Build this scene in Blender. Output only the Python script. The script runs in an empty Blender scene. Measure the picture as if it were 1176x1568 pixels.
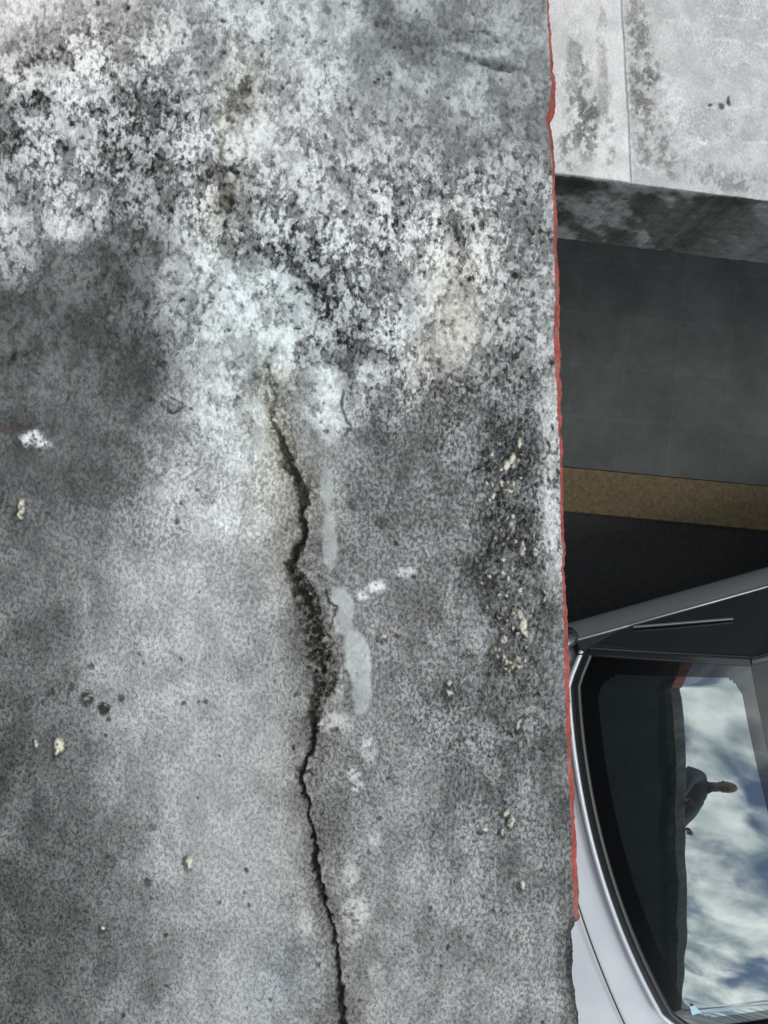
import bpy, bmesh, math, numpy as np
from mathutils import Vector, Matrix
sc=bpy.context.scene
sc.view_settings.view_transform='Standard'; sc.view_settings.look='None'; sc.view_settings.exposure=0
CH=4.1; SH=2.75; K=1.35/1180.0      # eye height, slab height, slab survey unit (m)
# ---------------------------------------------------------------- noise helpers
def _h(ix,iy,s):
    n=(ix.astype(np.int64)*374761393+iy.astype(np.int64)*668265263+s*1442695041)&0xffffffff
    n=((n^(n>>13))*1274126177)&0xffffffff
    n=n^(n>>16)
    return (n&0xffff)/65535.0
def vn(x,y,s=0):
    x0=np.floor(x);y0=np.floor(y);fx=x-x0;fy=y-y0
    fx=fx*fx*(3-2*fx);fy=fy*fy*(3-2*fy)
    a=_h(x0,y0,s);b=_h(x0+1,y0,s);c=_h(x0,y0+1,s);d=_h(x0+1,y0+1,s)
    return (a+(b-a)*fx)*(1-fy)+(c+(d-c)*fx)*fy
def fb(x,y,s=0,o=4,r=.55):
    t=0;a=1;m=0
    for i in range(o):
        t=t+a*vn(x+i*17.3,y+i*9.1,s+i);m+=a;a*=r;x,y=x*1.62+y*1.22,y*1.62-x*1.22
    return t/m*2-1
def ss(a,b,x):
    t=np.clip((x-a)/(b-a),0,1);return t*t*(3-2*t)
def seg(u,v,pts):
    D=np.full(u.shape,1e9);W=np.zeros(u.shape);sd=np.zeros(u.shape)
    for (x0,y0,w0),(x1,y1,w1) in zip(pts[:-1],pts[1:]):
        dx,dy=x1-x0,y1-y0
        t=np.clip(((u-x0)*dx+(v-y0)*dy)/(dx*dx+dy*dy),0,1)
        d=np.hypot(u-x0-t*dx,v-y0-t*dy);k=d<D
        D=np.where(k,d,D);W=np.where(k,w0+(w1-w0)*t,W)
        sd=np.where(k,np.sign((u-x0)*dy-(v-y0)*dx),sd)
    return D,W,sd
def table(T,u,v,us=100.,vs=100.):
    T=np.array(T,float);n,m=T.shape
    x=np.clip(u/us,0,m-1.001);y=np.clip(v/vs,0,n-1.001)
    i=x.astype(int);j=y.astype(int);fx=x-i;fy=y-j
    fx=fx*fx*(3-2*fx);fy=fy*fy*(3-2*fy)
    return (T[j,i]*(1-fx)+T[j,i+1]*fx)*(1-fy)+(T[j+1,i]*(1-fx)+T[j+1,i+1]*fx)*fy
# ---------------------------------------------------------------- material helpers
def newmat(name):
    m=bpy.data.materials.new(name);m.use_nodes=True
    return m,m.node_tree.nodes,m.node_tree.links,m.node_tree.nodes['Principled BSDF']
def simple(name,col,rough=.6,metal=0,coat=0,var=.15,scale=20,bump=0):
    m,N,L,b=newmat(name)
    tc=N.new('ShaderNodeTexCoord');no=N.new('ShaderNodeTexNoise');no.inputs['Scale'].default_value=scale;no.inputs['Detail'].default_value=5
    L.new(tc.outputs['Object'],no.inputs['Vector'])
    mx=N.new('ShaderNodeMix');mx.data_type='RGBA'
    mx.inputs[6].default_value=[c*(1-var) for c in col]+[1];mx.inputs[7].default_value=[min(1,c*(1+var)) for c in col]+[1]
    L.new(no.outputs['Fac'],mx.inputs[0]);L.new(mx.outputs[2],b.inputs['Base Color'])
    b.inputs['Roughness'].default_value=rough;b.inputs['Metallic'].default_value=metal;b.inputs['Coat Weight'].default_value=coat
    b.inputs['Coat Roughness'].default_value=.05
    if bump:
        bp=N.new('ShaderNodeBump');bp.inputs['Distance'].default_value=bump;L.new(no.outputs['Fac'],bp.inputs['Height']);L.new(bp.outputs[0],b.inputs['Normal'])
    return m
def weathered(name,cs=40,fs=150,vs=140,aniso=(1.15,.85,1)):
    m,N,L,b=newmat(name)
    def math_(op,a,c,clamp=False):
        n=N.new('ShaderNodeMath');n.operation=op;n.use_clamp=clamp
        for i,x in enumerate((a,c)):
            if x is None: continue
            if isinstance(x,(int,float)): n.inputs[i].default_value=x
            else: L.new(x,n.inputs[i])
        return n.outputs[0]
    def mr(x,a,c,d,e):
        n=N.new('ShaderNodeMapRange');n.interpolation_type='SMOOTHSTEP';L.new(x,n.inputs[0])
        for i,q in enumerate((a,c,d,e)): n.inputs[i+1].default_value=q
        return n.outputs[0]
    tc=N.new('ShaderNodeTexCoord');mp=N.new('ShaderNodeMapping');mp.inputs['Scale'].default_value=aniso;mp.inputs['Rotation'].default_value=(0,0,.35)
    L.new(tc.outputs['Object'],mp.inputs[0])
    def noise(s,d,r,dist=0):
        n=N.new('ShaderNodeTexNoise');n.noise_dimensions='2D';n.inputs['Scale'].default_value=s;n.inputs['Detail'].default_value=d
        n.inputs['Roughness'].default_value=r;n.inputs['Distortion'].default_value=dist;L.new(mp.outputs[0],n.inputs['Vector']);return n.outputs['Fac']
    nc=noise(cs,5,.60,.3);nf=noise(fs,4,.65,.4);ng=noise(fs*4,1,.7);nm=noise(cs*.33,4,.6)
    nh=noise(cs*2.1,3,.55,.2)
    vo=N.new('ShaderNodeTexVoronoi');vo.feature='DISTANCE_TO_EDGE';vo.voronoi_dimensions='2D';vo.inputs['Scale'].default_value=vs
    ad=N.new('ShaderNodeVectorMath');ad.operation='ADD';L.new(mp.outputs[0],ad.inputs[0])
    nn=N.new('ShaderNodeTexNoise');nn.noise_dimensions='2D';nn.inputs['Scale'].default_value=vs;L.new(mp.outputs[0],nn.inputs['Vector'])
    sc_=N.new('ShaderNodeVectorMath');sc_.operation='SCALE';sc_.inputs['Scale'].default_value=.011;L.new(nn.outputs['Color'],sc_.inputs[0]);L.new(sc_.outputs[0],ad.inputs[1])
    L.new(ad.outputs[0],vo.inputs['Vector'])
    at=N.new('ShaderNodeAttribute');at.attribute_name='macro';sp=N.new('ShaderNodeSeparateColor');L.new(at.outputs['Color'],sp.inputs[0])
    mean,con,coarse=sp.outputs[0],sp.outputs[1],sp.outputs[2];netw=at.outputs['Alpha']
    at2=N.new('ShaderNodeAttribute');at2.attribute_name='tint'
    # chips: threshold drifts with a broader noise so patches bunch together
    ncc=math_('ADD',nc,math_('MULTIPLY',math_('SUBTRACT',nf,.5),.30))
    ncc=math_('ADD',ncc,math_('MULTIPLY',math_('SUBTRACT',nm,.5),.55))
    c=mr(ncc,.44,.54,-1,1);f=mr(nf,.38,.62,-1,1);g=mr(ng,.3,.7,-1,1);mm=mr(nm,.3,.7,-1,1)
    h=mr(math_('ADD',nh,math_('MULTIPLY',math_('SUBTRACT',nf,.5),.25)),.45,.53,-1,1)
    pore=mr(nh,.33,.41,1,0)
    c=math_('ADD',math_('MULTIPLY',c,.68),math_('MULTIPLY',h,.36))
    mixcf=N.new('ShaderNodeMix');L.new(coarse,mixcf.inputs[0]);L.new(f,mixcf.inputs[2]);L.new(c,mixcf.inputs[3])
    v=math_('MULTIPLY',con,mixcf.outputs[0])
    v=math_('MULTIPLY',v,mr(nm,.3,.62,.6,1.2))
    v=math_('ADD',v,mean)
    fa=math_('ADD',math_('MULTIPLY',con,.22),.010)
    v=math_('ADD',v,math_('MULTIPLY',f,fa))
    v=math_('ADD',v,math_('MULTIPLY',g,.024))
    v=math_('ADD',v,math_('MULTIPLY',mm,.040))
    v=math_('SUBTRACT',v,math_('MULTIPLY',math_('MULTIPLY',pore,coarse),math_('MULTIPLY',con,1.1)))
    net=mr(vo.outputs['Distance'],.0,.20,1,-.35)
    net=math_('MULTIPLY',net,netw)
    net=math_('MULTIPLY',net,mr(nf,.35,.6,1.0,.3))
    v=math_('SUBTRACT',v,math_('MULTIPLY',net,.115))
    v=math_('MAXIMUM',v,.055);v=math_('MINIMUM',v,.93)
    al=math_('POWER',v,2.2)
    mc=N.new('ShaderNodeVectorMath');mc.operation='SCALE';L.new(at2.outputs['Color'],mc.inputs[0]);L.new(al,mc.inputs['Scale'])
    L.new(mc.outputs[0],b.inputs['Base Color'])
    ro=math_('SUBTRACT',.84,math_('MULTIPLY',at2.outputs['Alpha'],.5));L.new(ro,b.inputs['Roughness']);b.inputs['Specular IOR Level'].default_value=.35
    hh=math_('ADD',math_('MULTIPLY',nf,.5),math_('MULTIPLY',ng,.3))
    bp=N.new('ShaderNodeBump');bp.inputs['Distance'].default_value=.003;bp.inputs['Strength'].default_value=.7
    L.new(hh,bp.inputs['Height']);L.new(bp.outputs[0],b.inputs['Normal'])
    return m
def gridmesh(name,X,Y,Z,macro,tint,mat):
    n,m_=X.shape
    me=bpy.data.meshes.new(name);me.vertices.add(n*m_)
    me.vertices.foreach_set('co',np.stack([X,Y,Z],-1).astype(np.float32).ravel())
    idx=np.arange(n*m_).reshape(n,m_)
    q=np.stack([idx[:-1,:-1],idx[1:,:-1],idx[1:,1:],idx[:-1,1:]],-1).reshape(-1,4)
    F=len(q);me.loops.add(F*4);me.loops.foreach_set('vertex_index',q.ravel().astype(np.int32))
    me.polygons.add(F);me.polygons.foreach_set('loop_start',(np.arange(F)*4).astype(np.int32))
    me.update(calc_edges=True)
    me.polygons.foreach_set('use_smooth',np.ones(len(me.polygons),bool))
    for nm,A in (('macro',macro),('tint',tint)):
        if A is None: continue
        a=me.attributes.new(nm,'FLOAT_COLOR','POINT');a.data.foreach_set('color',A.astype(np.float32).ravel())
    me.materials.append(mat)
    o=bpy.data.objects.new(name,me);sc.collection.objects.link(o);return o
def mesh_obj(name,vs,fs,mat,parent=None,smooth=False,bevel=0):
    me=bpy.data.meshes.new(name);me.from_pydata([tuple(v) for v in vs],[],fs);me.update()
    bm=bmesh.new();bm.from_mesh(me);bmesh.ops.recalc_face_normals(bm,faces=bm.faces);bm.to_mesh(me);bm.free()
    if mat: me.materials.append(mat)
    o=bpy.data.objects.new(name,me);sc.collection.objects.link(o)
    if smooth:
        for p in me.polygons:p.use_smooth=True
    if bevel:
        b=o.modifiers.new('b','BEVEL');b.width=bevel;b.segments=3
    if parent:o.parent=parent
    return o
def box(name,a,b,mat,parent=None,bevel=0):
    x0,y0,z0=a;x1,y1,z1=b
    vs=[(x0,y0,z0),(x1,y0,z0),(x1,y1,z0),(x0,y1,z0),(x0,y0,z1),(x1,y0,z1),(x1,y1,z1),(x0,y1,z1)]
    return mesh_obj(name,vs,[(0,1,2,3),(4,5,6,7),(0,1,5,4),(1,2,6,5),(2,3,7,6),(3,0,4,7)],mat,parent,bevel=bevel)
def empty(name):
    e=bpy.data.objects.new(name,None);sc.collection.objects.link(e);return e
# ================================================================= CONCRETE SLAB
MEAN=[[188,176,165,168,174,180,155,130,138],
[138,160,152,150,152,160,126,138,150],
[130,145,112,146,172,162,148,132,124],
[134,152,118,138,150,148,148,144,134],
[136,98,94,168,142,128,143,158,136],
[90,86,88,150,180,124,148,160,132],
[92,102,90,150,154,150,132,128,110],
[84,90,102,158,165,140,110,112,96],
[92,102,122,162,158,130,124,118,96],
[98,110,145,158,148,128,124,120,100],
[102,108,153,158,150,122,118,118,106],
[92,104,152,158,148,124,130,108,104],
[86,102,138,156,150,114,132,110,108],
[86,94,118,150,152,120,134,128,122],
[86,94,112,144,150,132,132,130,124],
[88,94,114,150,150,134,136,132,130],
[88,94,116,150,150,136,138,134,130]]
CON=[[20,22,22,24,26,22,18,16,16],
[40,52,44,30,28,20,15,15,16],
[40,54,54,46,28,36,28,20,20],
[34,48,40,50,42,54,50,46,34],
[32,14,16,32,50,56,52,46,40],
[12,10,14,30,28,52,50,40,36],
[12,12,12,28,34,28,44,46,34],
[10,10,14,28,28,22,20,26,38],
[12,14,20,24,20,18,22,26,38],
[12,12,15,16,15,18,20,24,34],
[12,12,14,13,13,16,18,22,30],
[14,13,14,13,13,16,20,30,28],
[13,12,14,13,13,18,18,27,24],
[13,12,14,14,13,18,16,20,20],
[13,12,13,14,13,16,15,18,20],
[13,12,13,14,13,15,15,16,18],
[13,12,13,14,13,15,15,16,18]]
EDGE=np.array([(-3000,790),(-60,835),(0,837),(60,840),(130,844),(165,840),(185,835),(200,841),(250,845),(330,847),(450,850),(520,848),(560,850),(600,852),(700,857),(800,859),(880,861),(960,863),(1080,866),(1150,868),(1200,871),(1280,874),(1350,876),(1400,878),(1412,884),(1430,876),(1470,880),(1500,878),(1568,888),(1640,890),(8000,960)],float)
RED=np.array([(-3000,4),(0,4),(60,5),(130,5),(150,10),(172,11),(190,5),(300,5),(420,7),(480,9),(540,11),(570,9),(650,6),(800,4.5),(950,6),(1000,9),(1100,8),(1200,8),(1300,8),(1380,10),(1405,8),(1415,0),(8000,0)],float)
ST_=1.75
vv=np.concatenate([np.arange(-1900,-60,28.),np.arange(-60,1640,ST_),np.arange(1640,7600,34.)])
dd=np.concatenate([[0,0],np.arange(0,24,1.),np.arange(24,980,ST_),np.arange(980,4400,45.)])
ev=np.interp(vv,EDGE[:,0],EDGE[:,1])+1.8*fb(vv/9,vv*0+3,5,4,.6)+1.6*fb(vv/40,vv*0+1,6,3)
rv=np.interp(vv,RED[:,0],RED[:,1])
rv=np.where(rv>0.5,np.clip(rv+2.6*fb(vv/22,vv*0+8,9,3),1,30),0)
EE=(ev+rv)[:,None]
D=np.repeat(dd[None,:],len(vv),0);V=np.repeat(vv[:,None],len(dd),1);U=EE-D
wu=U+20*fb(U/38,V/38,21,5,.65)+44*fb(U/120,V/120,22,3);wv=V+20*fb(U/38,V/38,31,5,.65)+44*fb(U/120,V/120,32,3)
wf=.5
bu=U+wf*(wu-U);bv=V+wf*(wv-V)
su=U+5*fb(U/14,V/14,41,4,.6);sv=V+5*fb(U/14,V/14,42,4,.6)
mean=table(MEAN,wu,wv)/255;con=table(CON,wu,wv)/255
out=ss(0,260,-U)+ss(0,200,-V)+ss(1600,1800,V);out=np.clip(out,0,1)
mean=mean*(1-out)+out*(.47+.14*fb(U/200,V/260,51,4));con=con*(1-out)+.1*out
coarse=np.clip(ss(780,480,V+80*fb(U/120,V/120,60,3))*.95+.12,0,1)
coarse=np.maximum(coarse,.55*ss(640,760,U)*ss(1350,1150,V))
net=ss(700,1050,V+(U-300)*-.1)*.85+.18
# mottling and run-off streaks
mot=fb(U/30,V/38,62,5,.62)
mean+=.085*mot*(1-coarse*.4)+.05*fb(U/75,V/90,65,3)
mean+=.065*fb(U/9,V/34,63,4,.6)*ss(540,660,U)*ss(560,700,V)
mean+=.035*fb(U/11,V/34,64,4,.6)*ss(650,800,V)
TR=np.ones(U.shape);TG=np.ones(U.shape);TB=np.ones(U.shape);WET=.35*ss(.1,.5,fb(U/90,V/110,66,3))
Z=.0012*fb(U/60,V/60,71,5,.55)+.0010*con*3*fb(U/10,V/10,72,3,.6)
def blob(u0,v0,ru,rv_,rot=0,soft=.35,src='s'):
    a,b=(su,sv) if src=='s' else (bu,bv)
    c,s=math.cos(rot),math.sin(rot);x=(a-u0)*c+(b-v0)*s;y=-(a-u0)*s+(b-v0)*c
    r=np.hypot(x/ru,y/rv_);return ss(1+soft,1-soft,r)
def tint(m,r,g,b,k=1.):
    global TR,TG,TB
    TR=TR*(1+(r-1)*m*k);TG=TG*(1+(g-1)*m*k);TB=TB*(1+(b-1)*m*k)
def setv(m,val,c=None,k=1.):
    global mean,con,net
    m=m*k;mean=mean*(1-m)+val/255*m
    if c is not None: con=con*(1-m)+c/255*m
    net=net*(1-m*.8)
# broad colour drifts
tint(blob(60,30,170,90,0,.6,'w'),1.05,.98,.97)
tint(blob(690,490,45,110,.1,.9,'w'),1.06,1.0,.91)
tint(blob(370,140,28,60,0,.9,'w'),1.03,1.0,.92);tint(blob(350,310,35,60,0,.9,'w'),1.03,1.0,.92)
tint(blob(420,700,30,140,0,.9,'w'),1.02,1.0,.94)
tint(blob(640,70,260,90,.3,.9,'w'),.96,1.0,1.02)
tint(blob(410,490,130,150,.5,.9,'w'),.955,1.0,1.015)
tint(blob(620,930,150,120,0,.9,'w'),1.02,.99,1.0)
tint(blob(430,1500,60,60,0,.9,'w'),.96,1.0,1.05)
# dark damp areas / stains
for p in [(45,160,34,20,0,80),(190,240,50,24,.4,84),(20,215,26,16,0,80),(150,430,80,40,.3,80),(60,480,90,40,0,84),(215,520,60,40,0,78),(160,600,60,70,0,86),(150,720,60,50,0,90),
          (470,440,34,60,-.3,90),(530,560,28,50,0,84),(590,30,45,22,.5,105),(645,75,30,18,.5,98),(750,105,60,7,.25,80),(350,330,22,36,0,96),(375,145,18,36,0,118),
          (700,360,22,26,0,86),(790,560,26,50,0,84),(700,600,30,26,0,92),(770,720,28,90,.05,66),(760,860,34,90,0,70),(800,780,20,80,0,72),(770,1020,30,60,0,82),
          (650,780,60,50,0,100),(410,590,14,40,0,95),(530,500,20,40,0,86),(500,400,40,14,.6,94),(330,255,60,9,.1,114),(590,700,40,60,0,94),(560,760,30,40,0,98)]:
    m=blob(p[0],p[1],p[2],p[3],p[4],.6,'w');setv(m,p[5],None,.62)
# pale lime smears
crust=ss(-.22,.02,fb(U/12,V/12,77,5,.65)+.35*fb(U/34,V/34,78,3))
cr2=fb(U/7,V/7,79,4,.65)
for p in [(335,425,44,26,.4,212),(385,470,60,24,.9,210),(425,520,24,60,.2,214),(345,530,30,60,.3,200),(330,620,44,34,.5,200),(372,695,28,28,0,208),(320,640,22,30,0,198),
          (505,625,22,44,.15,216),(495,585,14,22,0,206),(520,650,14,26,.3,192),(350,780,22,44,0,200),(405,790,20,36,.2,194),(320,800,24,26,0,198),(280,730,34,26,.4,184),(265,430,24,30,0,192),(430,450,40,20,.8,204),(395,610,20,26,0,192),(400,660,22,30,0,196),
          (450,470,18,34,0,196),(470,110,70,16,.2,186),(440,30,60,22,0,190),(500,40,50,24,.2,186),(640,120,70,14,.5,158),(720,160,50,20,.7,164),
          (390,210,50,22,.3,194),(450,240,40,16,.2,190),(100,200,44,14,.4,198),(120,140,50,14,.6,206),(80,350,44,14,0,186),(20,330,30,14,0,180),(575,580,22,26,0,206),(690,520,34,60,0,184),(640,450,34,44,0,184),(520,300,44,26,.4,184),
          (40,115,44,10,.3,198),(350,1190,70,120,0,170),(350,1330,50,60,0,168),(300,920,60,70,0,170),(440,1290,30,50,0,164),(250,1190,60,40,0,156),(360,1500,30,60,0,172)]:
    big=p[1]>850
    m=blob(p[0],p[1],p[2]*1.15,p[3]*1.15,p[4],.5,'w')*(crust if not big else 1)
    setv(m,p[5],None if big else 18,.35 if big else .9)
    if not big: mean+=m*.09*cr2;Z+=m*(.0012+.0018*cr2)
    if not big and 380<p[1]<720 and p[0]>300: tint(m,.985,1.0,1.005)
# smooth trowelled mortar dabs beside the crack
for p in [(524,935,18,38,-.1,172),(547,1010,20,48,-.15,184),(554,1062,15,32,0,170),(505,830,11,46,0,168),(500,745,10,34,0,160)]:
    m=blob(*p[:5],.15);m=m*ss(-.75,-.35,cr2);setv(m,p[5],3,.88);mean+=.05*m*mot;tint(m,.96,1.01,1.02);Z+=m*.0016;WET=np.maximum(WET,m)
rng=np.random.RandomState(4)
for p in [(565,1150,10,18,192),(541,1185,9,11,188),(548,1205,8,8,184),(545,1398,18,22,196),(575,898,12,7,228),(556,912,8,6,215),(572,1285,8,10,182),(510,1108,24,12,190),(518,1052,8,24,186),
          (50,668,14,8,235),(66,680,9,6,230),(40,676,5,5,225),(620,875,14,6,198),(536,1340,9,16,178),(575,1490,10,12,180),(785,800,4,8,235),(540,1440,10,8,176),(470,1415,10,20,176),(635,505,10,20,190),(640,1000,7,4,174),(250,755,12,10,190)]:
    m=blob(p[0],p[1],p[2]*1.2,p[3]*1.2,0,.4);m=m*ss(-.35,.0,fb(U/5,V/5,88,4,.65));setv(m,p[4],8,.9)
# cream mortar crumbs
cr=[(33,777,4,13),(92,1141,7,11),(30,790,3,6),(801,955,5,22),(755,997,5,5),(770,978,5,7),(772,1008,6,6),(793,1014,9,9),(780,1018,5,6),(784,705,6,11),(796,678,4,8),(775,712,4,7),(770,740,4,6),(783,748,5,8),(746,703,4,4),(757,758,3,4),(745,770,3,3),(800,840,4,10),(789,812,3,6),(752,882,3,3),(820,845,3,7),(797,905,3,6),(783,1256,4,9),(770,1275,3,6),(776,1245,3,6),(741,1270,3,3),(802,1355,3,7),(877,1455,5,20),(876,1520,5,14),(690,1060,3,8),(795,1110,3,7),(587,975,4,4),(720,1000,3,3),(290,1320,4,10),(690,1045,3,3),(160,1420,3,3),(57,1140,3,6),(88,1150,3,5)]
for k in range(60):
    a=rng.uniform(675,1030);cr.append((775+rng.normal()*22,a,rng.uniform(1.2,2.6),rng.uniform(1.5,4)))
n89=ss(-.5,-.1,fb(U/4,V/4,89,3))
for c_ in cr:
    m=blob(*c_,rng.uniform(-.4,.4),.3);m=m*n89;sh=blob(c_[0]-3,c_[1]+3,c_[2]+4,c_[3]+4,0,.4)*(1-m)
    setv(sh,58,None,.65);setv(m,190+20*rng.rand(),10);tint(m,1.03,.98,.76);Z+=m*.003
# pits
for k in [(132,1070,11,.9),(157,1087,9,.9),(78,1060,6,.7),(20,543,7,.8),(110,1052,6,.7),(185,1070,5,.6),(225,1350,6,.6),(22,190,5,.5),(270,800,4,.7),(320,265,7,.8),(118,600,3,.5),(232,1265,5,.5),(140,1020,5,.6),(705,1130,6,.5),(715,175,5,.5),(500,15,6,.4),(40,540,4,.7),(583,800,8,.5),(540,770,8,.5)]:
    m=blob(k[0],k[1],k[2],k[2]*1.1,0,.35);m=m*ss(-.6,-.1,fb(U/5,V/5,133,3));setv(m,54,6,k[3]);Z-=m*.004*k[3]
for k in range(260):
    x=rng.uniform(0,850);y=rng.uniform(0,1568) if k<170 else rng.uniform(0,480);r=rng.uniform(1.5,3.8);j=(abs(U-x)<20)&(abs(V-y)<20)
    m=np.zeros(U.shape);rr=np.hypot(su[j]-x,sv[j]-y)/r;m[j]=ss(1.4,.6,rr);mean=mean*(1-m*.55)+.18*m*.55;Z-=m*.0018
# shallow craters and burst bubbles (broken, soft)
RG=[(262,618,15,10,.2,1.),(350,240,12,9,0,1.),(352,273,17,16,0,1.),(350,315,10,9,0,.8),(48,160,26,16,.2,.6),(18,215,24,16,0,.5),(700,640,22,9,.5,.6),(375,130,10,14,0,.7),(380,440,26,12,.5,.5),(340,450,20,12,.4,.5),(300,655,16,10,0,.5)]
for k in range(16): RG.append((rng.uniform(10,260),rng.uniform(0,110),rng.uniform(7,14),rng.uniform(5,9),rng.uniform(-.4,.4),.45))
brk=ss(-.25,.25,fb(U/9,V/9,130,4,.6))
for k in RG:
    c,s=math.cos(k[4]),math.sin(k[4]);x=(su-k[0])*c+(sv-k[1])*s;y=-(su-k[0])*s+(sv-k[1])*c
    x=x+.2*(wu-U);y=y+.2*(wv-V)
    r=np.hypot(x/k[2],y/k[3]);ring=np.exp(-((r-1)/.22)**2)*brk*k[5];lip=np.exp(-((r-1.4)/.25)**2)*k[5]*brk;ins=ss(1,.6,r)*k[5]
    mean=mean*(1-.40*ring)+lip*.045-ins*.05;Z+=lip*.0012-ring*.0018
m=blob(352,272,9,8,0,.3);setv(m,190,5);m=blob(350,240,7,5,0,.3);setv(m,200,5)
# crinkled skin at the far corner
fold=np.abs(np.sin((U*.42-V*.9)/21+3.2*fb(U/110,V/60,93,4,.55)));fm=blob(690,65,200,75,.35,.7,'w')
ridge=ss(.30,.0,fold)*fm*ss(-.2,.4,fb(U/50,V/50,95,3));mean=mean*(1-.34*ridge);Z+=.003*fm*fold
D3,W3,_=seg(su,sv,[(700,80,2),(745,98,6),(775,108,6),(800,104,1)]);m=ss(1.5,.3,D3/W3)*ss(-.4,.1,fb(U/8,V/8,96,3));setv(m,66,5,.6);Z-=m*.003
D3,W3,_=seg(wu,wv,[(570,0,16),(620,40,22),(690,60,14),(770,90,8)]);m=ss(1.6,.2,D3/W3);setv(m,100,12,.5)
# lifted patch lips
D3,W3,_=seg(su,sv,[(527,598,2.2),(524,625,2.6),(536,650,2.5),(528,668,1.5)]);m=ss(1.4,.4,D3/W3);setv(m,66,3,.7);Z-=m*.002
D3,W3,_=seg(su,sv,[(300,650,2),(275,655,2.5),(285,672,2.5),(300,690,1.5)]);m=ss(1.4,.4,D3/W3)*ss(-.3,.1,cr2);setv(m,84,3,.5);Z-=m*.002
# edge strip of limewash
dE=EE-rv[:,None]-U
es=ss(38,14,dE+9*fb(U/12,V/14,101,4,.6))*(ss(540,600,V)*ss(930,860,V)+.6*ss(380,420,V)*ss(560,540,V)+.35*ss(930,960,V)*ss(1060,1020,V))
setv(es*ss(-.5,-.1,fb(U/7,V/9,102,4,.6)),188,22,.9)
eb=ss(34,16,dE+6*fb(U/12,V/18,103,4))*ss(930,1000,V);setv(eb,96,20,.7)
eb=ss(16,3,dE+5*fb(U/12,V/18,104,4))*ss(1400,1420,V);setv(eb,60,14,.9);Z-=eb*.005
eb=ss(60,10,dE)*ss(400,0,V);setv(eb,136,14,.5)
mean=mean-.026*ss(.56,.34,mean)
# the crack
CR=[(410,560,1.5),(419,600,2.5),(416,630,2.5),(430,670,4),(440,708,6.5),(455,730,6),(466,755,8),(462,785,5),(466,815,4),(452,848,7),(446,868,9),(458,890,12),(467,915,16),(480,945,19),(486,980,20),(494,1015,19),(497,1045,17),(484,1080,12),(479,1110,5.5),(481,1140,3.6),(470,1170,4),(461,1192,3.4),(468,1215,2.4),(474,1250,2.6),(484,1290,3),(484,1320,4.4),(488,1352,5.2),(500,1385,3),(508,1415,3.2),(516,1450,3),(520,1500,3.4),(526,1568,4),(530,1640,3),(560,2000,3),(600,3200,3)]
cu=U+9*fb(U/14,V/14,111,5,.64);cv=V+9*fb(U/14,V/14,112,5,.64)
Dc,Wc,sd=seg(cu,cv,CR)
up=1-.6*ss(730,650,V)
halo=np.exp(-(Dc/38)**2);grey=ss(530,600,V)
mean=mean-halo*grey*.05*(1+.9*fb(U/18,V/22,113,4));tint(halo*grey,1.03,1.0,.93)
hal2=np.exp(-(Dc/(8+Wc))**2)*grey;mean=mean-hal2*.08*ss(-.4,.3,fb(U/9,V/12,114,4))
mz=(ss(1.9,1.0,Dc/np.maximum(Wc,3)+.9*fb(U/7,V/9,116,4,.6)))*grey;setv(mz,76,14,.45)
rough=fb(U/7,V/7,115,4,.65)
wide=ss(7,12,Wc)
rub=ss(1.1,.8,Dc/np.maximum(Wc,1)+.3*rough)*up*(1-ss(.0,.35,fb(U/22,V/22,131,3))*ss(740,670,V))
stone=ss(-.10,.08,rough)*wide
setv(rub,44,8,.9);mean=mean+rub*stone*(.17+.30*fb(U/5,V/5,117,3))
chn=ss(.5,.15,Dc/np.maximum(Wc,1)+.35*fb(U/9,V/9,118,3)*wide)*up;setv(chn*(1-.6*stone),18,2,.85)
Z-=rub*(.007-.006*stone)+chn*.005
tint(rub*stone,1.05,1.0,.86)
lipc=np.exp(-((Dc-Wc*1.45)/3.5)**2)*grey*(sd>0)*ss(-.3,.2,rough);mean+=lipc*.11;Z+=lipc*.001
for br_ in ([(455,1178,2.4),(472,1182,3),(486,1190,1)],[(420,655,1),(438,690,3)],[(500,905,2),(512,930,2.4),(508,960,1)],[(448,855,3),(462,845,2),(468,822,1)]):
    D3,W3,_=seg(cu,cv,br_);m=ss(1.4,.5,D3/W3);setv(m,44,4,.8);Z-=m*.003
# dark rims of growth at the top of the crack
for p in [(412,600,12,36),(425,650,14,24),(440,700,16,28),(470,750,14,36),(455,860,14,22),(355,175,8,24),(378,130,9,18),(352,310,10,18)]:
    m=blob(p[0],p[1],p[2],p[3],0,.6)*ss(-.2,.25,fb(U/6,V/7,132,4,.65));setv(m,62,10,.72);tint(m,1.05,1,.84);Z-=m*.0015
D3,W3,_=seg(wu,wv,[(385,110,5),(362,150,5),(354,190,4),(345,240,5),(352,300,5),(366,350,7),(385,385,3)]);m=ss(2.2,.3,D3/W3)*ss(-.3,.1,fb(U/14,V/14,119,3));setv(m,84,8,.5);tint(m,1.05,1,.88);Z-=m*.001
m=blob(15,655,28,8,0,.5);setv(m,66,8,.7);tint(m,1.15,.97,.9)
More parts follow.
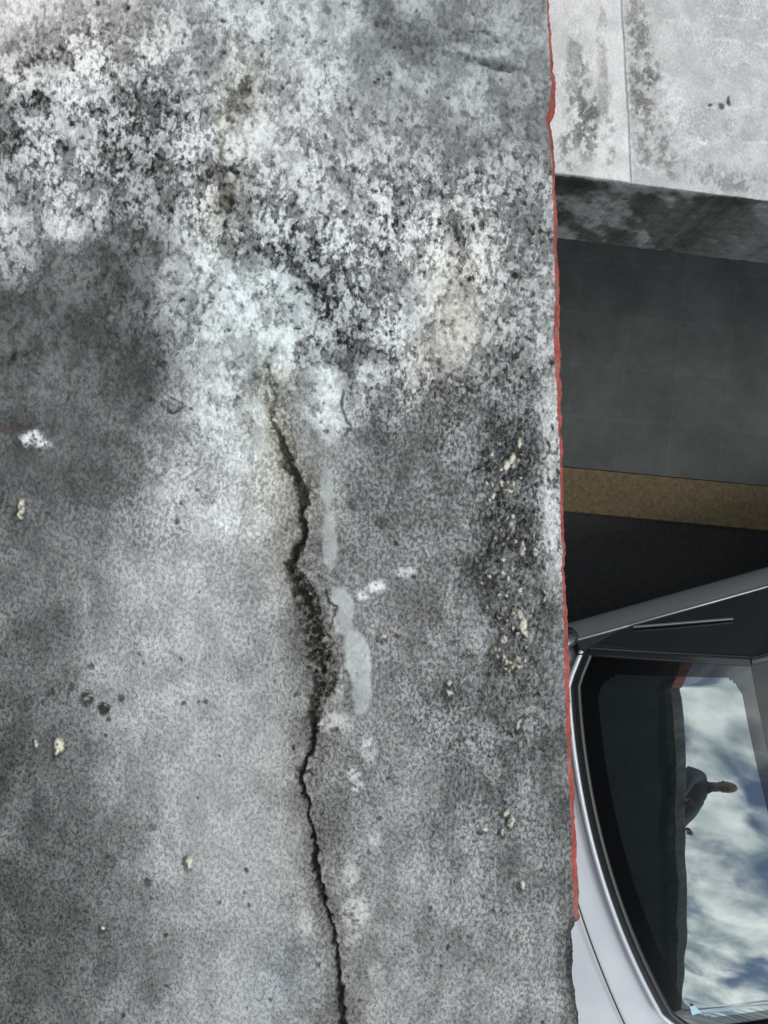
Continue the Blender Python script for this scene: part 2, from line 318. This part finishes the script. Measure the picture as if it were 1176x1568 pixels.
# red paint at rim
redm=ss(.5,-.5,dE+.9*fb(U/4,V/4,121,2))*(rv[:,None]>0)
mean=mean*(1-redm)+redm*(.575+.08*fb(U/6,V/10,122,3));con=con*(1-redm)+.03*redm;net=net*(1-redm)
TR=TR*(1-redm)+1.0*redm;TG=TG*(1-redm)+.22*redm;TB=TB*(1-redm)+.18*redm
fade=redm*ss(.1,.5,fb(U/14,V/30,125,3)+.05);TG+=fade*.14;TB+=fade*.13
Z-=.004*ss(8,0,D)**2
X=(U-588)*K;Y=(784-V)*K;ZZ=SH+Z
ZZ[:,0]=SH-.15;ZZ[:,1]=SH-.012+Z[:,1];X[:,0]-=.012;X[:,1]+=.0005
mean=np.clip(mean+.008*(1-redm),.06,.90)
MAC=np.stack([mean,np.clip(con,0,1),coarse,net],-1)
TI=np.stack([TR*.985,TG*1.0,TB*.99,np.clip(WET,0,1)],-1)
mslab=weathered('weathered_concrete')
slab=gridmesh('concrete_roof_slab',X[:,::-1],Y[:,::-1],ZZ[:,::-1],MAC[:,::-1],TI[:,::-1],mslab)
conc=simple('plain_concrete',(.16,.16,.155),.85,var=.35,scale=6,bump=.004)
box('slab_underside',(-4.6,-7.7,SH-.16),(.20,3.0,SH-.03),conc,slab)
# ================================================================= LOWER LEDGE
LD=1.70;lk=LD/1180
ang=math.atan2(-.058,.47)
lx=np.concatenate([np.arange(-.5,.62,.0022),np.arange(.62,4,.05)])
zf=np.linspace(-.37,-.004,170)
ly=np.concatenate([np.zeros(170),np.arange(.002,.012,.002),np.arange(.012,.5,.0022),np.arange(.5,2.5,.06)])
lz=np.concatenate([zf,np.zeros(len(ly)-170)]);nfz=170
LX,LY=np.meshgrid(lx,ly);LZ=np.repeat(lz[:,None],len(lx),1)
P0=np.array([.538,.728])
WX=P0[0]+LX*math.cos(ang)-LY*math.sin(ang);WY=P0[1]+LX*math.sin(ang)+LY*math.cos(ang)
A=WX/lk+588;B=784-WY/lk          # ledge survey units
A2=A+6*fb(A/18,B/18,201,4,.6)+5*fb(A/60,B/60,203,3);B2=B+6*fb(A/18,B/18,202,4,.6)+5*fb(A/60,B/60,204,3)
top=np.zeros(LX.shape);top[nfz:]=1
gx=np.interp(B,[-400,0,150,283],[945,952,962,968])
dg=A-gx+1.5*fb(A/30,B/30,205,3)
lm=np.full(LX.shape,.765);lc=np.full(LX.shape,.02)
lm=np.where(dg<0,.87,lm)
def lb(u,v,ru,rv_,rot=0,soft=.5):
    c,s=math.cos(rot),math.sin(rot);x=(A2-u)*c+(B2-v)*s;y=-(A2-u)*s+(B2-v)*c
    return ss(1+soft,1-soft,np.hypot(x/ru,y/rv_))
LTR=np.ones(LX.shape);LTG=LTR.copy();LTB=LTR.copy()
sg_=ss(-.30,.12,fb(A/6,B/8,221,5,.65));sg2=ss(-.45,.1,fb(A/20,B/24,222,4,.6))
for p in [(885,150,20,90,0,.52,1),(905,190,20,50,0,.46,1),(870,220,14,34,0,.58,1),(880,90,10,50,0,.66,1),(925,100,8,110,0,.70,0),(935,200,8,60,0,.60,0),(982,110,16,110,-.1,.46,0),(1000,190,30,60,-.25,.52,0),(987,60,16,70,-.1,.54,0),(1010,240,40,20,.2,.54,0),(1080,262,90,16,.13,.60,0),(1150,280,60,12,.1,.58,0),(1000,110,12,20,0,.42,0),(865,255,16,8,0,.60,0),(1130,40,60,70,0,.74,0),(1090,190,70,40,0,.71,0)]:
    m=lb(*p[:5])*.9*(sg_ if p[5]<.65 else 1)*sg2;lm=lm*(1-m)+p[5]*m;lc=lc*(1-m)+.05*m
    if p[6]: LTR*=1-.05*m;LTB*=1-.03*m
for p in [(1030,150,22,60,-.1,.84),(990,255,26,8,.2,.86),(1060,215,30,14,0,.84)]:
    m=lb(*p[:5])*ss(-.3,.2,fb(A/9,B/9,223,4,.6));lm=lm*(1-m)+p[5]*m
m=lb(1106,158,5,4)+lb(1088,154,3,2)+lb(1118,150,2.5,6);m=np.clip(m,0,1);lm=lm*(1-m)+.3*m
for yy,x0 in [(22,1010),(48,1090),(150,1060),(205,1030),(12,1080)]:
    r_=np.exp(-((B2-yy-(A-1000)*.08)/2.2)**2)*ss(x0,x0+15,A)*ss(-.1,.3,fb(A/9,B/9,209,3));lm+=r_*.10
lm+=top*.04*fb(A/12,B/12,224,5,.65)
g_=np.exp(-(dg/2.6)**2);lm-=g_*.26;gl=np.exp(-((dg-4)/2.0)**2);lm+=gl*.07
LZ=LZ+top*(-.004*g_+.0012*fb(A/25,B/25,207,4)-.010*ss(0,4,dg))
ff=1-top
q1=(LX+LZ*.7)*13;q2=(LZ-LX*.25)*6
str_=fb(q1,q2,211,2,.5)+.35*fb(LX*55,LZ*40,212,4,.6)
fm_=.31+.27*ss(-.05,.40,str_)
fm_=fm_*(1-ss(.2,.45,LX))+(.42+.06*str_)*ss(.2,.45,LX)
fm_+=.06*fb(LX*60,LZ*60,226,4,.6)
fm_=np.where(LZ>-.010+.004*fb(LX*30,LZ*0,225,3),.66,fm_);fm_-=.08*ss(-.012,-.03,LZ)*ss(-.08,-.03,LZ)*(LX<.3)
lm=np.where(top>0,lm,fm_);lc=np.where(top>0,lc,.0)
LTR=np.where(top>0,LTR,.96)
WY=WY+.002*fb(LX*40,LZ*40,215,3)*ff
LMAC=np.stack([np.clip(lm,.06,.92),lc,np.full(LX.shape,.25),np.full(LX.shape,.05)*top],-1)
LTI=np.stack([LTR,LTG,LTB,np.zeros(LX.shape)],-1)
mled=weathered('limewashed_concrete',cs=45,fs=170,vs=120)
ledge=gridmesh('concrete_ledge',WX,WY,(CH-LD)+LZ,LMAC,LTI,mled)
lbx=box('ledge_underside',(-.5,.012,-.372),(3.95,2.44,-.02),conc,ledge);lbx.location=(P0[0],P0[1],CH-LD);lbx.rotation_euler=(0,0,ang)
# ================================================================= GROUND, ROAD, KERB, PAVEMENT
asph=simple('asphalt',(.036,.035,.036),.85,var=.5,scale=40,bump=.006)
g=box('ground',(-150,-150,-.5),(150,150,0),simple('ground_earth',(.07,.065,.055),.9,var=.3,scale=3))
ka=math.atan2(-.102,1.064)
def rot2(o,x=.929,y=.234):
    o.location=(x,y,0);o.rotation_euler=(0,0,ka);return o
road=rot2(mesh_obj('road',[(-40,-9,.004),(40,-9,.004),(40,-.2,.004),(-40,-.2,.004)],[(0,1,2,3)],asph))
kerbm=simple('ochre_kerb_stone',(.118,.084,.040),.75,var=.85,scale=55,bump=.003)
ke=empty('kerb');rot2(ke)
for i in range(-8,9):
    box('kerb_stone_%d'%(i+9),(i*1.9-.55,-.228,0),(i*1.9+1.349,0,.10),kerbm,ke,bevel=.004)
mt,N,L,b=newmat('dark_paving_tiles')
tc=N.new('ShaderNodeTexCoord');br=N.new('ShaderNodeTexBrick');br.offset=.0
br.inputs['Color1'].default_value=(.034,.040,.039,1);br.inputs['Color2'].default_value=(.043,.049,.048,1);br.inputs['Mortar'].default_value=(.055,.061,.060,1)
br.inputs['Scale'].default_value=1;br.inputs['Mortar Size'].default_value=.0022;br.inputs['Mortar Smooth'].default_value=.6;br.inputs['Brick Width'].default_value=.27;br.inputs['Row Height'].default_value=.27
L.new(tc.outputs['Object'],br.inputs['Vector'])
no=N.new('ShaderNodeTexNoise');no.inputs['Scale'].default_value=3;no.inputs['Detail'].default_value=10;no.inputs['Roughness'].default_value=.75;L.new(tc.outputs['Object'],no.inputs['Vector'])
cr_=N.new('ShaderNodeMapRange');cr_.inputs[1].default_value=.3;cr_.inputs[2].default_value=.72;cr_.inputs[3].default_value=.55;cr_.inputs[4].default_value=1.9;L.new(no.outputs['Fac'],cr_.inputs[0])
vm=N.new('ShaderNodeVectorMath');vm.operation='SCALE';L.new(br.outputs['Color'],vm.inputs[0]);L.new(cr_.outputs[0],vm.inputs['Scale']);L.new(vm.outputs[0],b.inputs['Base Color']);b.inputs['Roughness'].default_value=.6
pv=rot2(mesh_obj('pavement',[(-13,.0,0),(14,.0,0),(14,6,0),(-13,6,0),(-13,.004,.095),(14,.004,.095),(14,6,.095),(-13,6,.095)],[(4,5,6,7),(0,1,5,4),(1,2,6,5),(3,0,4,7),(2,3,7,6)],mt))
# building under the slab
bl=empty('building');wallm=simple('painted_render',(.30,.29,.27),.85,var=.2,scale=4)
box('wall',(-4.3,-7.4,0),(-1.1,2.9,SH-.17),wallm,bl)
box('door',(-1.098,.2,.02),(-1.06,1.1,2.1),simple('door_paint',(.12,.06,.04),.5),bl,bevel=.006)
box('door_handle',(-1.06,.98,1.0),(-1.02,1.0,1.12),simple('steel',(.5,.5,.5),.3,1),bl)
frm=simple('frame_white',(.6,.6,.6),.5);pan=simple('pane',(.02,.025,.03),.05)
for k,y in enumerate((-1.6,-4.2)):
    box('window_frame_%d'%k,(-1.098,y,.9),(-1.05,y+1.2,2.0),frm,bl,bevel=.01)
    box('window_pane_%d'%k,(-1.049,y+.07,.97),(-1.045,y+1.13,1.93),pan,bl)
# ================================================================= CAR
car=empty('parked_car')
F=Vector((-.963,-.271,0)).normalized();yaw=math.atan2(F.y,F.x)
Rm=Matrix.Rotation(yaw,3,'Z');corner=Vector((.775,-.575,0))
loc=corner-Rm@Vector((0,-.80,0))
car.location=loc;car.rotation_euler=(0,0,yaw)
paint=simple('white_car_paint',(.64,.68,.74),.28,coat=1,var=.02)
dark=simple('black_trim',(.02,.022,.025),.35,var=.1);rub_=simple('rubber',(.02,.02,.02),.8)
chrome=simple('satin_metal',(.30,.31,.33),.35,1);pill=simple('dark_grey_gloss',(.022,.025,.028),.25,coat=.5)
def glassmat(name,base,refl):
    m,N,L,b=newmat(name);b.inputs['Base Color'].default_value=(*base,1);b.inputs['Roughness'].default_value=.25
    gl=N.new('ShaderNodeBsdfGlossy');gl.inputs['Roughness'].default_value=.012;gl.inputs['Color'].default_value=(.86,.95,.97,1)
    mx=N.new('ShaderNodeMixShader');lw=N.new('ShaderNodeLayerWeight');lw.inputs['Blend'].default_value=.35
    mp=N.new('ShaderNodeMapRange');mp.inputs[3].default_value=refl;mp.inputs[4].default_value=1;L.new(lw.outputs['Fresnel'],mp.inputs[0])
    nz=N.new('ShaderNodeTexNoise');nz.inputs['Scale'].default_value=2.2;tc=N.new('ShaderNodeTexCoord');L.new(tc.outputs['Object'],nz.inputs['Vector'])
    bp=N.new('ShaderNodeBump');bp.inputs['Distance'].default_value=.003;L.new(nz.outputs['Fac'],bp.inputs['Height']);L.new(bp.outputs[0],gl.inputs['Normal'])
    L.new(mp.outputs[0],mx.inputs[0]);L.new(b.outputs[0],mx.inputs[1]);L.new(gl.outputs[0],mx.inputs[2]);L.new(mx.outputs[0],N['Material Output'].inputs[0]);return m
wg=glassmat('windscreen_glass',(.008,.016,.018),.40);frit=glassmat('windscreen_frit',(.002,.002,.003),.06);sg=glassmat('tinted_side_glass',(.008,.010,.012),.08)
BW=.838
ST=[(1.12,.45,.50,.62),(1.08,.70,.36,.70),(.98,.78,.26,.76),(.7,.82,.24,.85),(.3,BW,.24,.94),(.12,BW,.24,.960),(-.05,BW,.24,.955),(-.2,BW,.24,.935),(-.8,BW,.24,.935),(-1.6,BW,.24,.935),(-2.4,BW,.25,.94),(-2.85,.82,.28,.95),(-3.0,.76,.34,.92),(-3.04,.55,.42,.82)]
vs=[];fs=[];np_=0
for (x,w,zb,zt) in ST:
    half=[(0,zb),(w*.6,zb),(w*.93,zb+.04),(w,zb+(zt-zb)*.35),(w,zb+(zt-zb)*.72),(w*.985,zt-.035),(w*.962,zt-.008),(w*.6,zt+.018),(0,zt+.03)]
    ring=[(y,z) for y,z in half]+[(-y,z) for y,z in half[-2:0:-1]]
    np_=len(ring);vs+=[(x,y,z) for y,z in ring]
for i in range(len(ST)-1):
    for j in range(np_):
        a=i*np_+j;b2=i*np_+(j+1)%np_;fs.append((a,b2,b2+np_,a+np_))
fs.append(tuple(range(np_)));fs.append(tuple((len(ST)-1)*np_+j for j in range(np_)))
body=mesh_obj('body_shell',vs,fs,paint,car,True);s_=body.modifiers.new('s','SUBSURF');s_.levels=3;s_.render_levels=3
def tube(name,pts,r,mat,parent,sx=1):
    cu_=bpy.data.curves.new(name,'CURVE');cu_.dimensions='3D';sp=cu_.splines.new('POLY');sp.points.add(len(pts)-1)
    for p,q in zip(sp.points,pts):p.co=(*q,1)
    cu_.bevel_depth=r;cu_.bevel_resolution=4;cu_.use_fill_caps=True
    o=bpy.data.objects.new(name,cu_);sc.collection.objects.link(o);cu_.materials.append(mat);o.parent=parent;return o
ZB=1.0;LW=.56
def wsp(s,t,off=0):
    hw=.80-.13*s
    x=.115*(1-t*t)*(1-.5*s)-LW*s -.06*max(0,abs(t)-.86)/.14*(1-s)
    z=ZB+LW*(.535*s-.075*s*s)+.055*(1-t*t)*(.6+.4*s)+off
    return (x,hw*t,z)
ZR=ZB+LW*.46
n=150;vs=[wsp(i/n,-1+2*j/n) for i in range(n+1) for j in range(n+1)]
fs=[(i*(n+1)+j,i*(n+1)+j+1,(i+1)*(n+1)+j+1,(i+1)*(n+1)+j) for i in range(n) for j in range(n)]
ws=mesh_obj('windscreen',vs,fs,wg,car,True);ws.data.materials.append(frit)
for p in ws.data.polygons:
    i=p.index//n;j=p.index%n;s=(i+.5)/n;t=abs(-1+2*(j+.5)/n)
    dx=max(0,t-.78)/.125;dy=max(0,.24-s)/.12;dy2=max(0,s-.84)/.09
    if t>.905 or s<.12 or s>.93 or math.hypot(dx,dy)>1 or math.hypot(dx,dy2)>1.0:p.material_index=1
cz=lambda t:.992+.030*(1-t*t)
tube('windscreen_seal',[wsp(0,-1+2*j/40,.002) for j in range(41)],.011,dark,car)
tube('cowl_lip',[(wsp(0,-1+2*j/40)[0]+.035,wsp(0,-1+2*j/40)[1]*1.01,cz(-1+2*j/40)-.002) for j in range(41)],.010,paint,car)
mesh_obj('cowl_panel',[ (wsp(0,-1+2*j/40)[0]+k*.04-.01,wsp(0,-1+2*j/40)[1]*1.01,cz(-1+2*j/40)+.012-k*.012) for k in (0,1) for j in range(41)],[(j,j+1,42+j,41+j) for j in range(40)],dark,car,True)
zh=lambda t:.963+.034*(1-t*t)
tube('bonnet_seam',[(.20+.07*(1-t*t),.78*t,zh(t)+.010) for t in np.linspace(-1,1,41)],.0035,dark,car)
def roofz(x): 
    q=(-x-LW)/2.0
    return ZR+.14*math.sin(min(1,max(0,q*.9+.0))*math.pi/1.5)-.10*max(0,q-.6)
for sgn in (-1,1):
    nm='right' if sgn<0 else 'left'
    tube('a_pillar_'+nm,[wsp(s,sgn*1.0,.0) for s in np.linspace(0,1,14)],.022,pill,car)
nr=24;rv2=[]
for i in range(nr+1):
    x0=-LW-i/nr*2.0
    for j in range(25):
        t=-1+j/12
        hw=.67-.05*(i/nr)
        xx=x0+(.0575*(1-t*t))*(1-i/nr)
        rv2.append((xx,hw*t,roofz(x0)+.055*(1-t*t)+.002))
rf=[(i*25+j,i*25+j+1,(i+1)*25+j+1,(i+1)*25+j) for i in range(nr) for j in range(24)]
mesh_obj('roof',rv2,rf,pill,car,True)
xe=-LW-2.0
rw=[]
for i in range(9):
    for j in range(17):
        s=i/8;t=-1+j/8;rw.append((xe-.38*s-.05*(1-t*t)*s,(.62+.14*s)*t,roofz(xe)*(1-s)+.95*s+.055*(1-t*t)))
mesh_obj('rear_window',rw,[(i*17+j,i*17+j+1,(i+1)*17+j+1,(i+1)*17+j) for i in range(8) for j in range(16)],sg,car,True)
for sgn in (-1,1):
    nm='right' if sgn<0 else 'left'
    bx=[0.0,-.25,-.56,-1.0,-1.5,-2.0,-2.56,-2.94]
    topp=[(0.0,.80,1.0),wsp(.45,1)[:],wsp(1,1)[:]]+[(x,.67-.05*((-x-LW)/2),roofz(x)) for x in bx[3:7]]+[(-2.94,.76,.96)]
    topp=[(p[0],sgn*abs(p[1]),p[2]) for p in topp]
    bot=[(x,sgn*.844,.935) for x in bx]
    mesh_obj('side_glass_'+nm,topp+bot,[(i,i+1,8+i+1,8+i) for i in range(7)],sg,car)
    tube('beltline_'+nm,[(x,sgn*.844,.938) for x in np.linspace(.0,-2.94,20)],.007,chrome,car)
    tube('roof_rail_'+nm,[(p[0],p[1],p[2]+.004) for p in topp[2:7]],.018,pill,car)
    for x in (-.98,-1.95):
        tube('door_pillar_%s_%d'%(nm,int(-x*100)),[(x,sgn*.838,.957),(x-.02,sgn*(.665-.05*((-x-LW)/2)+.01),roofz(x))],.022,dark,car)
    tube('quarter_bar_'+nm,[(-.26,sgn*.838,.965),(-.42,sgn*.815,1.01),(-.62,sgn*.785,1.06)],.006,chrome,car)
    bm=bmesh.new();bmesh.ops.create_uvsphere(bm,u_segments=20,v_segments=12,radius=1)
    for v in bm.verts: v.co=Vector((math.copysign(abs(v.co.x)**.7,v.co.x)*.04,math.copysign(abs(v.co.y)**.7,v.co.y)*.075,math.copysign(abs(v.co.z)**.7,v.co.z)*.055))
    me=bpy.data.meshes.new('mirror_'+nm);bm.to_mesh(me);bm.free();me.materials.append(pill)
    mo=bpy.data.objects.new('mirror_'+nm,me);sc.collection.objects.link(mo);mo.parent=car;mo.location=(.04,sgn*.86,.96);mo.rotation_euler=(0,0,sgn*1.25)
    for x in (.55,-2.15):
        bm=bmesh.new();bmesh.ops.create_cone(bm,segments=40,radius1=.33,radius2=.33,depth=.22,cap_ends=True)
        bmesh.ops.bevel(bm,geom=[e for e in bm.edges if len(e.link_faces)==2 and e.calc_face_angle(0)>1],offset=.03,segments=3,affect='EDGES')
        bmesh.ops.rotate(bm,verts=bm.verts,matrix=Matrix.Rotation(math.pi/2,3,'X'));me=bpy.data.meshes.new('tyre');bm.to_mesh(me);bm.free();me.materials.append(rub_)
        o=bpy.data.objects.new('tyre_%s_%d'%(nm,x>0),me);sc.collection.objects.link(o);o.parent=car;o.location=(x,sgn*.75,.335)
        for k in range(5):
            a=k*math.tau/5;tube('spoke_%s_%d_%d'%(nm,x>0,k),[(x,sgn*.865,.335),(x+.2*math.cos(a),sgn*.862,.335+.2*math.sin(a))],.018,chrome,car)
        tube('rim_%s_%d'%(nm,x>0),[(x+.22*math.cos(a),sgn*.855,.335+.22*math.sin(a)) for a in np.linspace(0,math.tau,33)],.014,chrome,car)
        tube('arch_%s_%d'%(nm,x>0),[(x+.37*math.cos(a),sgn*.83,.335+.37*math.sin(a)) for a in np.linspace(-.2,math.pi+.2,25)],.03,dark,car)
    mesh_obj('headlamp_'+nm,[(1.08,sgn*.45,.60),(1.0,sgn*.76,.63),(.90,sgn*.81,.70),(1.03,sgn*.5,.70)],[(0,1,2,3)],chrome,car)
    mesh_obj('tail_lamp_'+nm,[(-3.05,sgn*.55,.75),(-2.99,sgn*.78,.75),(-2.97,sgn*.78,.92),(-3.02,sgn*.55,.92)],[(0,1,2,3)],simple('tail_red',(.4,.02,.02),.2),car)
box('number_plate',(1.115,-.25,.42),(1.13,.25,.53),simple('plate',(.6,.6,.55),.5),car)
p=wsp(.16,.86);box('permit_sticker',(p[0]-.03,p[1]-.03,p[2]+.004),(p[0]+.02,p[1]+.005,p[2]+.006),simple('sticker',(.45,.65,.75),.5),car)
# ================================================================= PERSON kneeling at the slab edge, looking down (seen in the windscreen)
def skin(name,verts,edges,rad,mat,parent,sub=2,root=0):
    me=bpy.data.meshes.new(name);me.from_pydata(verts,edges,[]);o=bpy.data.objects.new(name,me);sc.collection.objects.link(o)
    m=o.modifiers.new('sk','SKIN')
    for i,r in enumerate(rad):
        me.skin_vertices[0].data[i].radius=(r,r) if not isinstance(r,tuple) else r;me.skin_vertices[0].data[i].use_root=(i==root)
    m.use_smooth_shade=True;s=o.modifiers.new('s','SUBSURF');s.levels=sub;s.render_levels=sub;me.materials.append(mat);o.parent=parent;return o
man=empty('person');man.location=(.05,-2.12,SH)
cloth=simple('dark_jacket',(.03,.033,.045),.85);jeans=simple('denim',(.03,.04,.07),.9);skn=simple('skin',(.26,.15,.11),.5);hair=simple('hair',(.02,.014,.01),.6,scale=90);shoe=simple('shoe',(.03,.03,.03),.5)
skin('torso_and_arms',[(-.28,0,.30),(-.22,0,.48),(-.09,0,.67),(.02,0,.79),(.08,0,.85),(.11,0,.885),
  (.0,-.17,.77),(.10,-.24,.45),(.20,-.18,.11),(.23,-.17,.065),
  (.0,.17,.77),(.10,.24,.45),(.20,.18,.11),(.23,.17,.065)],
  [(0,1),(1,2),(2,3),(3,4),(4,5),(3,6),(6,7),(7,8),(8,9),(3,10),(10,11),(11,12),(12,13)],
  [(.17,.15),(.17,.14),(.20,.15),(.16,.13),.10,.085,.10,.068,.052,.040,.10,.068,.052,.040],cloth,man)
skin('trousers',[(-.28,0,.27),(-.26,-.10,.26),(.04,-.14,.12),(-.34,-.14,.075),(-.26,.10,.26),(.04,.14,.12),(-.34,.14,.075)],
  [(0,1),(1,2),(2,3),(0,4),(4,5),(5,6)],[(.17,.15),.12,.085,.06,.12,.085,.06],jeans,man)
for s in (-1,1): skin('shoe_'+('l' if s<0 else 'r'),[(-.36,s*.14,.07),(-.44,s*.145,.06),(-.47,s*.15,.035)],[(0,1),(1,2)],[.045,.042,.032],shoe,man)
skin('neck',[(.06,0,.84),(.12,0,.90),(.18,0,.97)],[(0,1),(1,2)],[.085,.078,.075],skn,man)
bm=bmesh.new();bmesh.ops.create_uvsphere(bm,u_segments=32,v_segments=24,radius=1)
for v in bm.verts:
    x,y,z=v.co;w=.084*(1-.22*max(0,-z)**1.5);q=Vector((x*w,y*.106,z*.128))
    if y>0: 
        q.y+=.022*math.exp(-((x/.16)**2+((z+.12)/.17)**2))
        q.y-=.010*(math.exp(-(((abs(x)-.38)/.17)**2+((z-.08)/.12)**2)))
        q.y+=.006*math.exp(-((x/.3)**2+((z+.5)/.07)**2))
    v.co=q
me=bpy.data.meshes.new('head');bm.to_mesh(me);bm.free();me.materials.append(skn);me.materials.append(hair)
for p in me.polygons:
    p.use_smooth=True;c=p.center
    if c.z>.062 or (c.y<-.01 and c.z>-.06) : p.material_index=1
hd=bpy.data.objects.new('head',me);sc.collection.objects.link(hd);hd.parent=man;hd.location=(.20,0,.985);hd.rotation_euler=(-.7,0,-math.pi/2)
for s in (-1,1):
    q='l' if s<0 else 'r'
    skin('ear_'+q,[(.18,s*.080,.975),(.165,s*.090,1.0),(.17,s*.087,.955)],[(0,1),(0,2)],[.012,.014,.010],skn,man,1)
    skin('hand_'+q,[(.23,s*.17,.055),(.27,s*.168,.032),(.30,s*.166,.026)],[(0,1),(1,2)],[(.026,.024),(.022,.038),(.016,.040)],skn,man)
    for k,(dy,ln) in enumerate(((-.032,.055),(-.011,.068),(.011,.064),(.032,.048))):
        y=s*.166+dy
        skin('finger_%s_%d'%(q,k),[(.30,y,.026),(.30+ln*.5,y*1.0,.030),(.30+ln*.8,y,.020),(.30+ln,y,.013)],[(0,1),(1,2),(2,3)],[.0095,.009,.008,.007],skn,man,1)
    skin('thumb_'+q,[(.25,s*.145,.030),(.275,s*.118,.022),(.30,s*.108,.014)],[(0,1),(1,2)],[.012,.010,.009],skn,man,1)
# ================================================================= SKY + SUN
w=bpy.data.worlds.new('World');sc.world=w;w.use_nodes=True;N=w.node_tree.nodes;L=w.node_tree.links
bg=N['Background'];sky=N.new('ShaderNodeTexSky');sky.sky_type='NISHITA';sky.sun_disc=False
el,az=math.radians(58),math.radians(120)
sky.sun_elevation=el;sky.sun_rotation=az
tc=N.new('ShaderNodeTexCoord');sx=N.new('ShaderNodeSeparateXYZ');L.new(tc.outputs['Generated'],sx.inputs[0])
mz=N.new('ShaderNodeMath');mz.operation='MAXIMUM';mz.inputs[1].default_value=.12;L.new(sx.outputs['Z'],mz.inputs[0])
dv=N.new('ShaderNodeVectorMath');dv.operation='DIVIDE';L.new(tc.outputs['Generated'],dv.inputs[0])
cx=N.new('ShaderNodeCombineXYZ');[L.new(mz.outputs[0],cx.inputs[i]) for i in range(3)];L.new(cx.outputs[0],dv.inputs[1])
no=N.new('ShaderNodeTexNoise');no.inputs['Scale'].default_value=3.4;no.inputs['Detail'].default_value=9;no.inputs['Roughness'].default_value=.52;no.inputs['Distortion'].default_value=.2
L.new(dv.outputs[0],no.inputs['Vector'])
m1=N.new('ShaderNodeMapRange');m1.interpolation_type='SMOOTHSTEP';m1.inputs[1].default_value=.40;m1.inputs[2].default_value=.58;L.new(no.outputs['Fac'],m1.inputs[0])
no2=N.new('ShaderNodeTexNoise');no2.inputs['Scale'].default_value=6;no2.inputs['Detail'].default_value=6;L.new(dv.outputs[0],no2.inputs['Vector'])
m2=N.new('ShaderNodeMapRange');m2.inputs[1].default_value=.35;m2.inputs[2].default_value=.65;L.new(no2.outputs['Fac'],m2.inputs[0])
cc=N.new('ShaderNodeMix');cc.data_type='RGBA';cc.inputs[6].default_value=(5.2,6.2,6.5,1);cc.inputs[7].default_value=(16,16,15.2,1);L.new(m2.outputs[0],cc.inputs[0])
mx=N.new('ShaderNodeMix');mx.data_type='RGBA';L.new(m1.outputs[0],mx.inputs[0]);L.new(sky.outputs[0],mx.inputs[6]);L.new(cc.outputs[2],mx.inputs[7])
L.new(mx.outputs[2],bg.inputs['Color']);bg.inputs['Strength'].default_value=.106
sl=bpy.data.lights.new('sun','SUN');sl.energy=1.25;sl.angle=math.radians(20);sl.color=(1,.97,.92)
so=bpy.data.objects.new('sun',sl);sc.collection.objects.link(so)
dirv=Vector((math.sin(az)*math.cos(el),math.cos(az)*math.cos(el),math.sin(el)));so.rotation_euler=dirv.to_track_quat('Z','Y').to_euler()
# ================================================================= CAMERA
cd=bpy.data.cameras.new('camera');cd.sensor_fit='VERTICAL';cd.sensor_height=36;cd.lens=36*1180/1568;cd.clip_start=.01;cd.clip_end=600
co=bpy.data.objects.new('camera',cd);sc.collection.objects.link(co);co.location=(0,0,CH);sc.camera=co
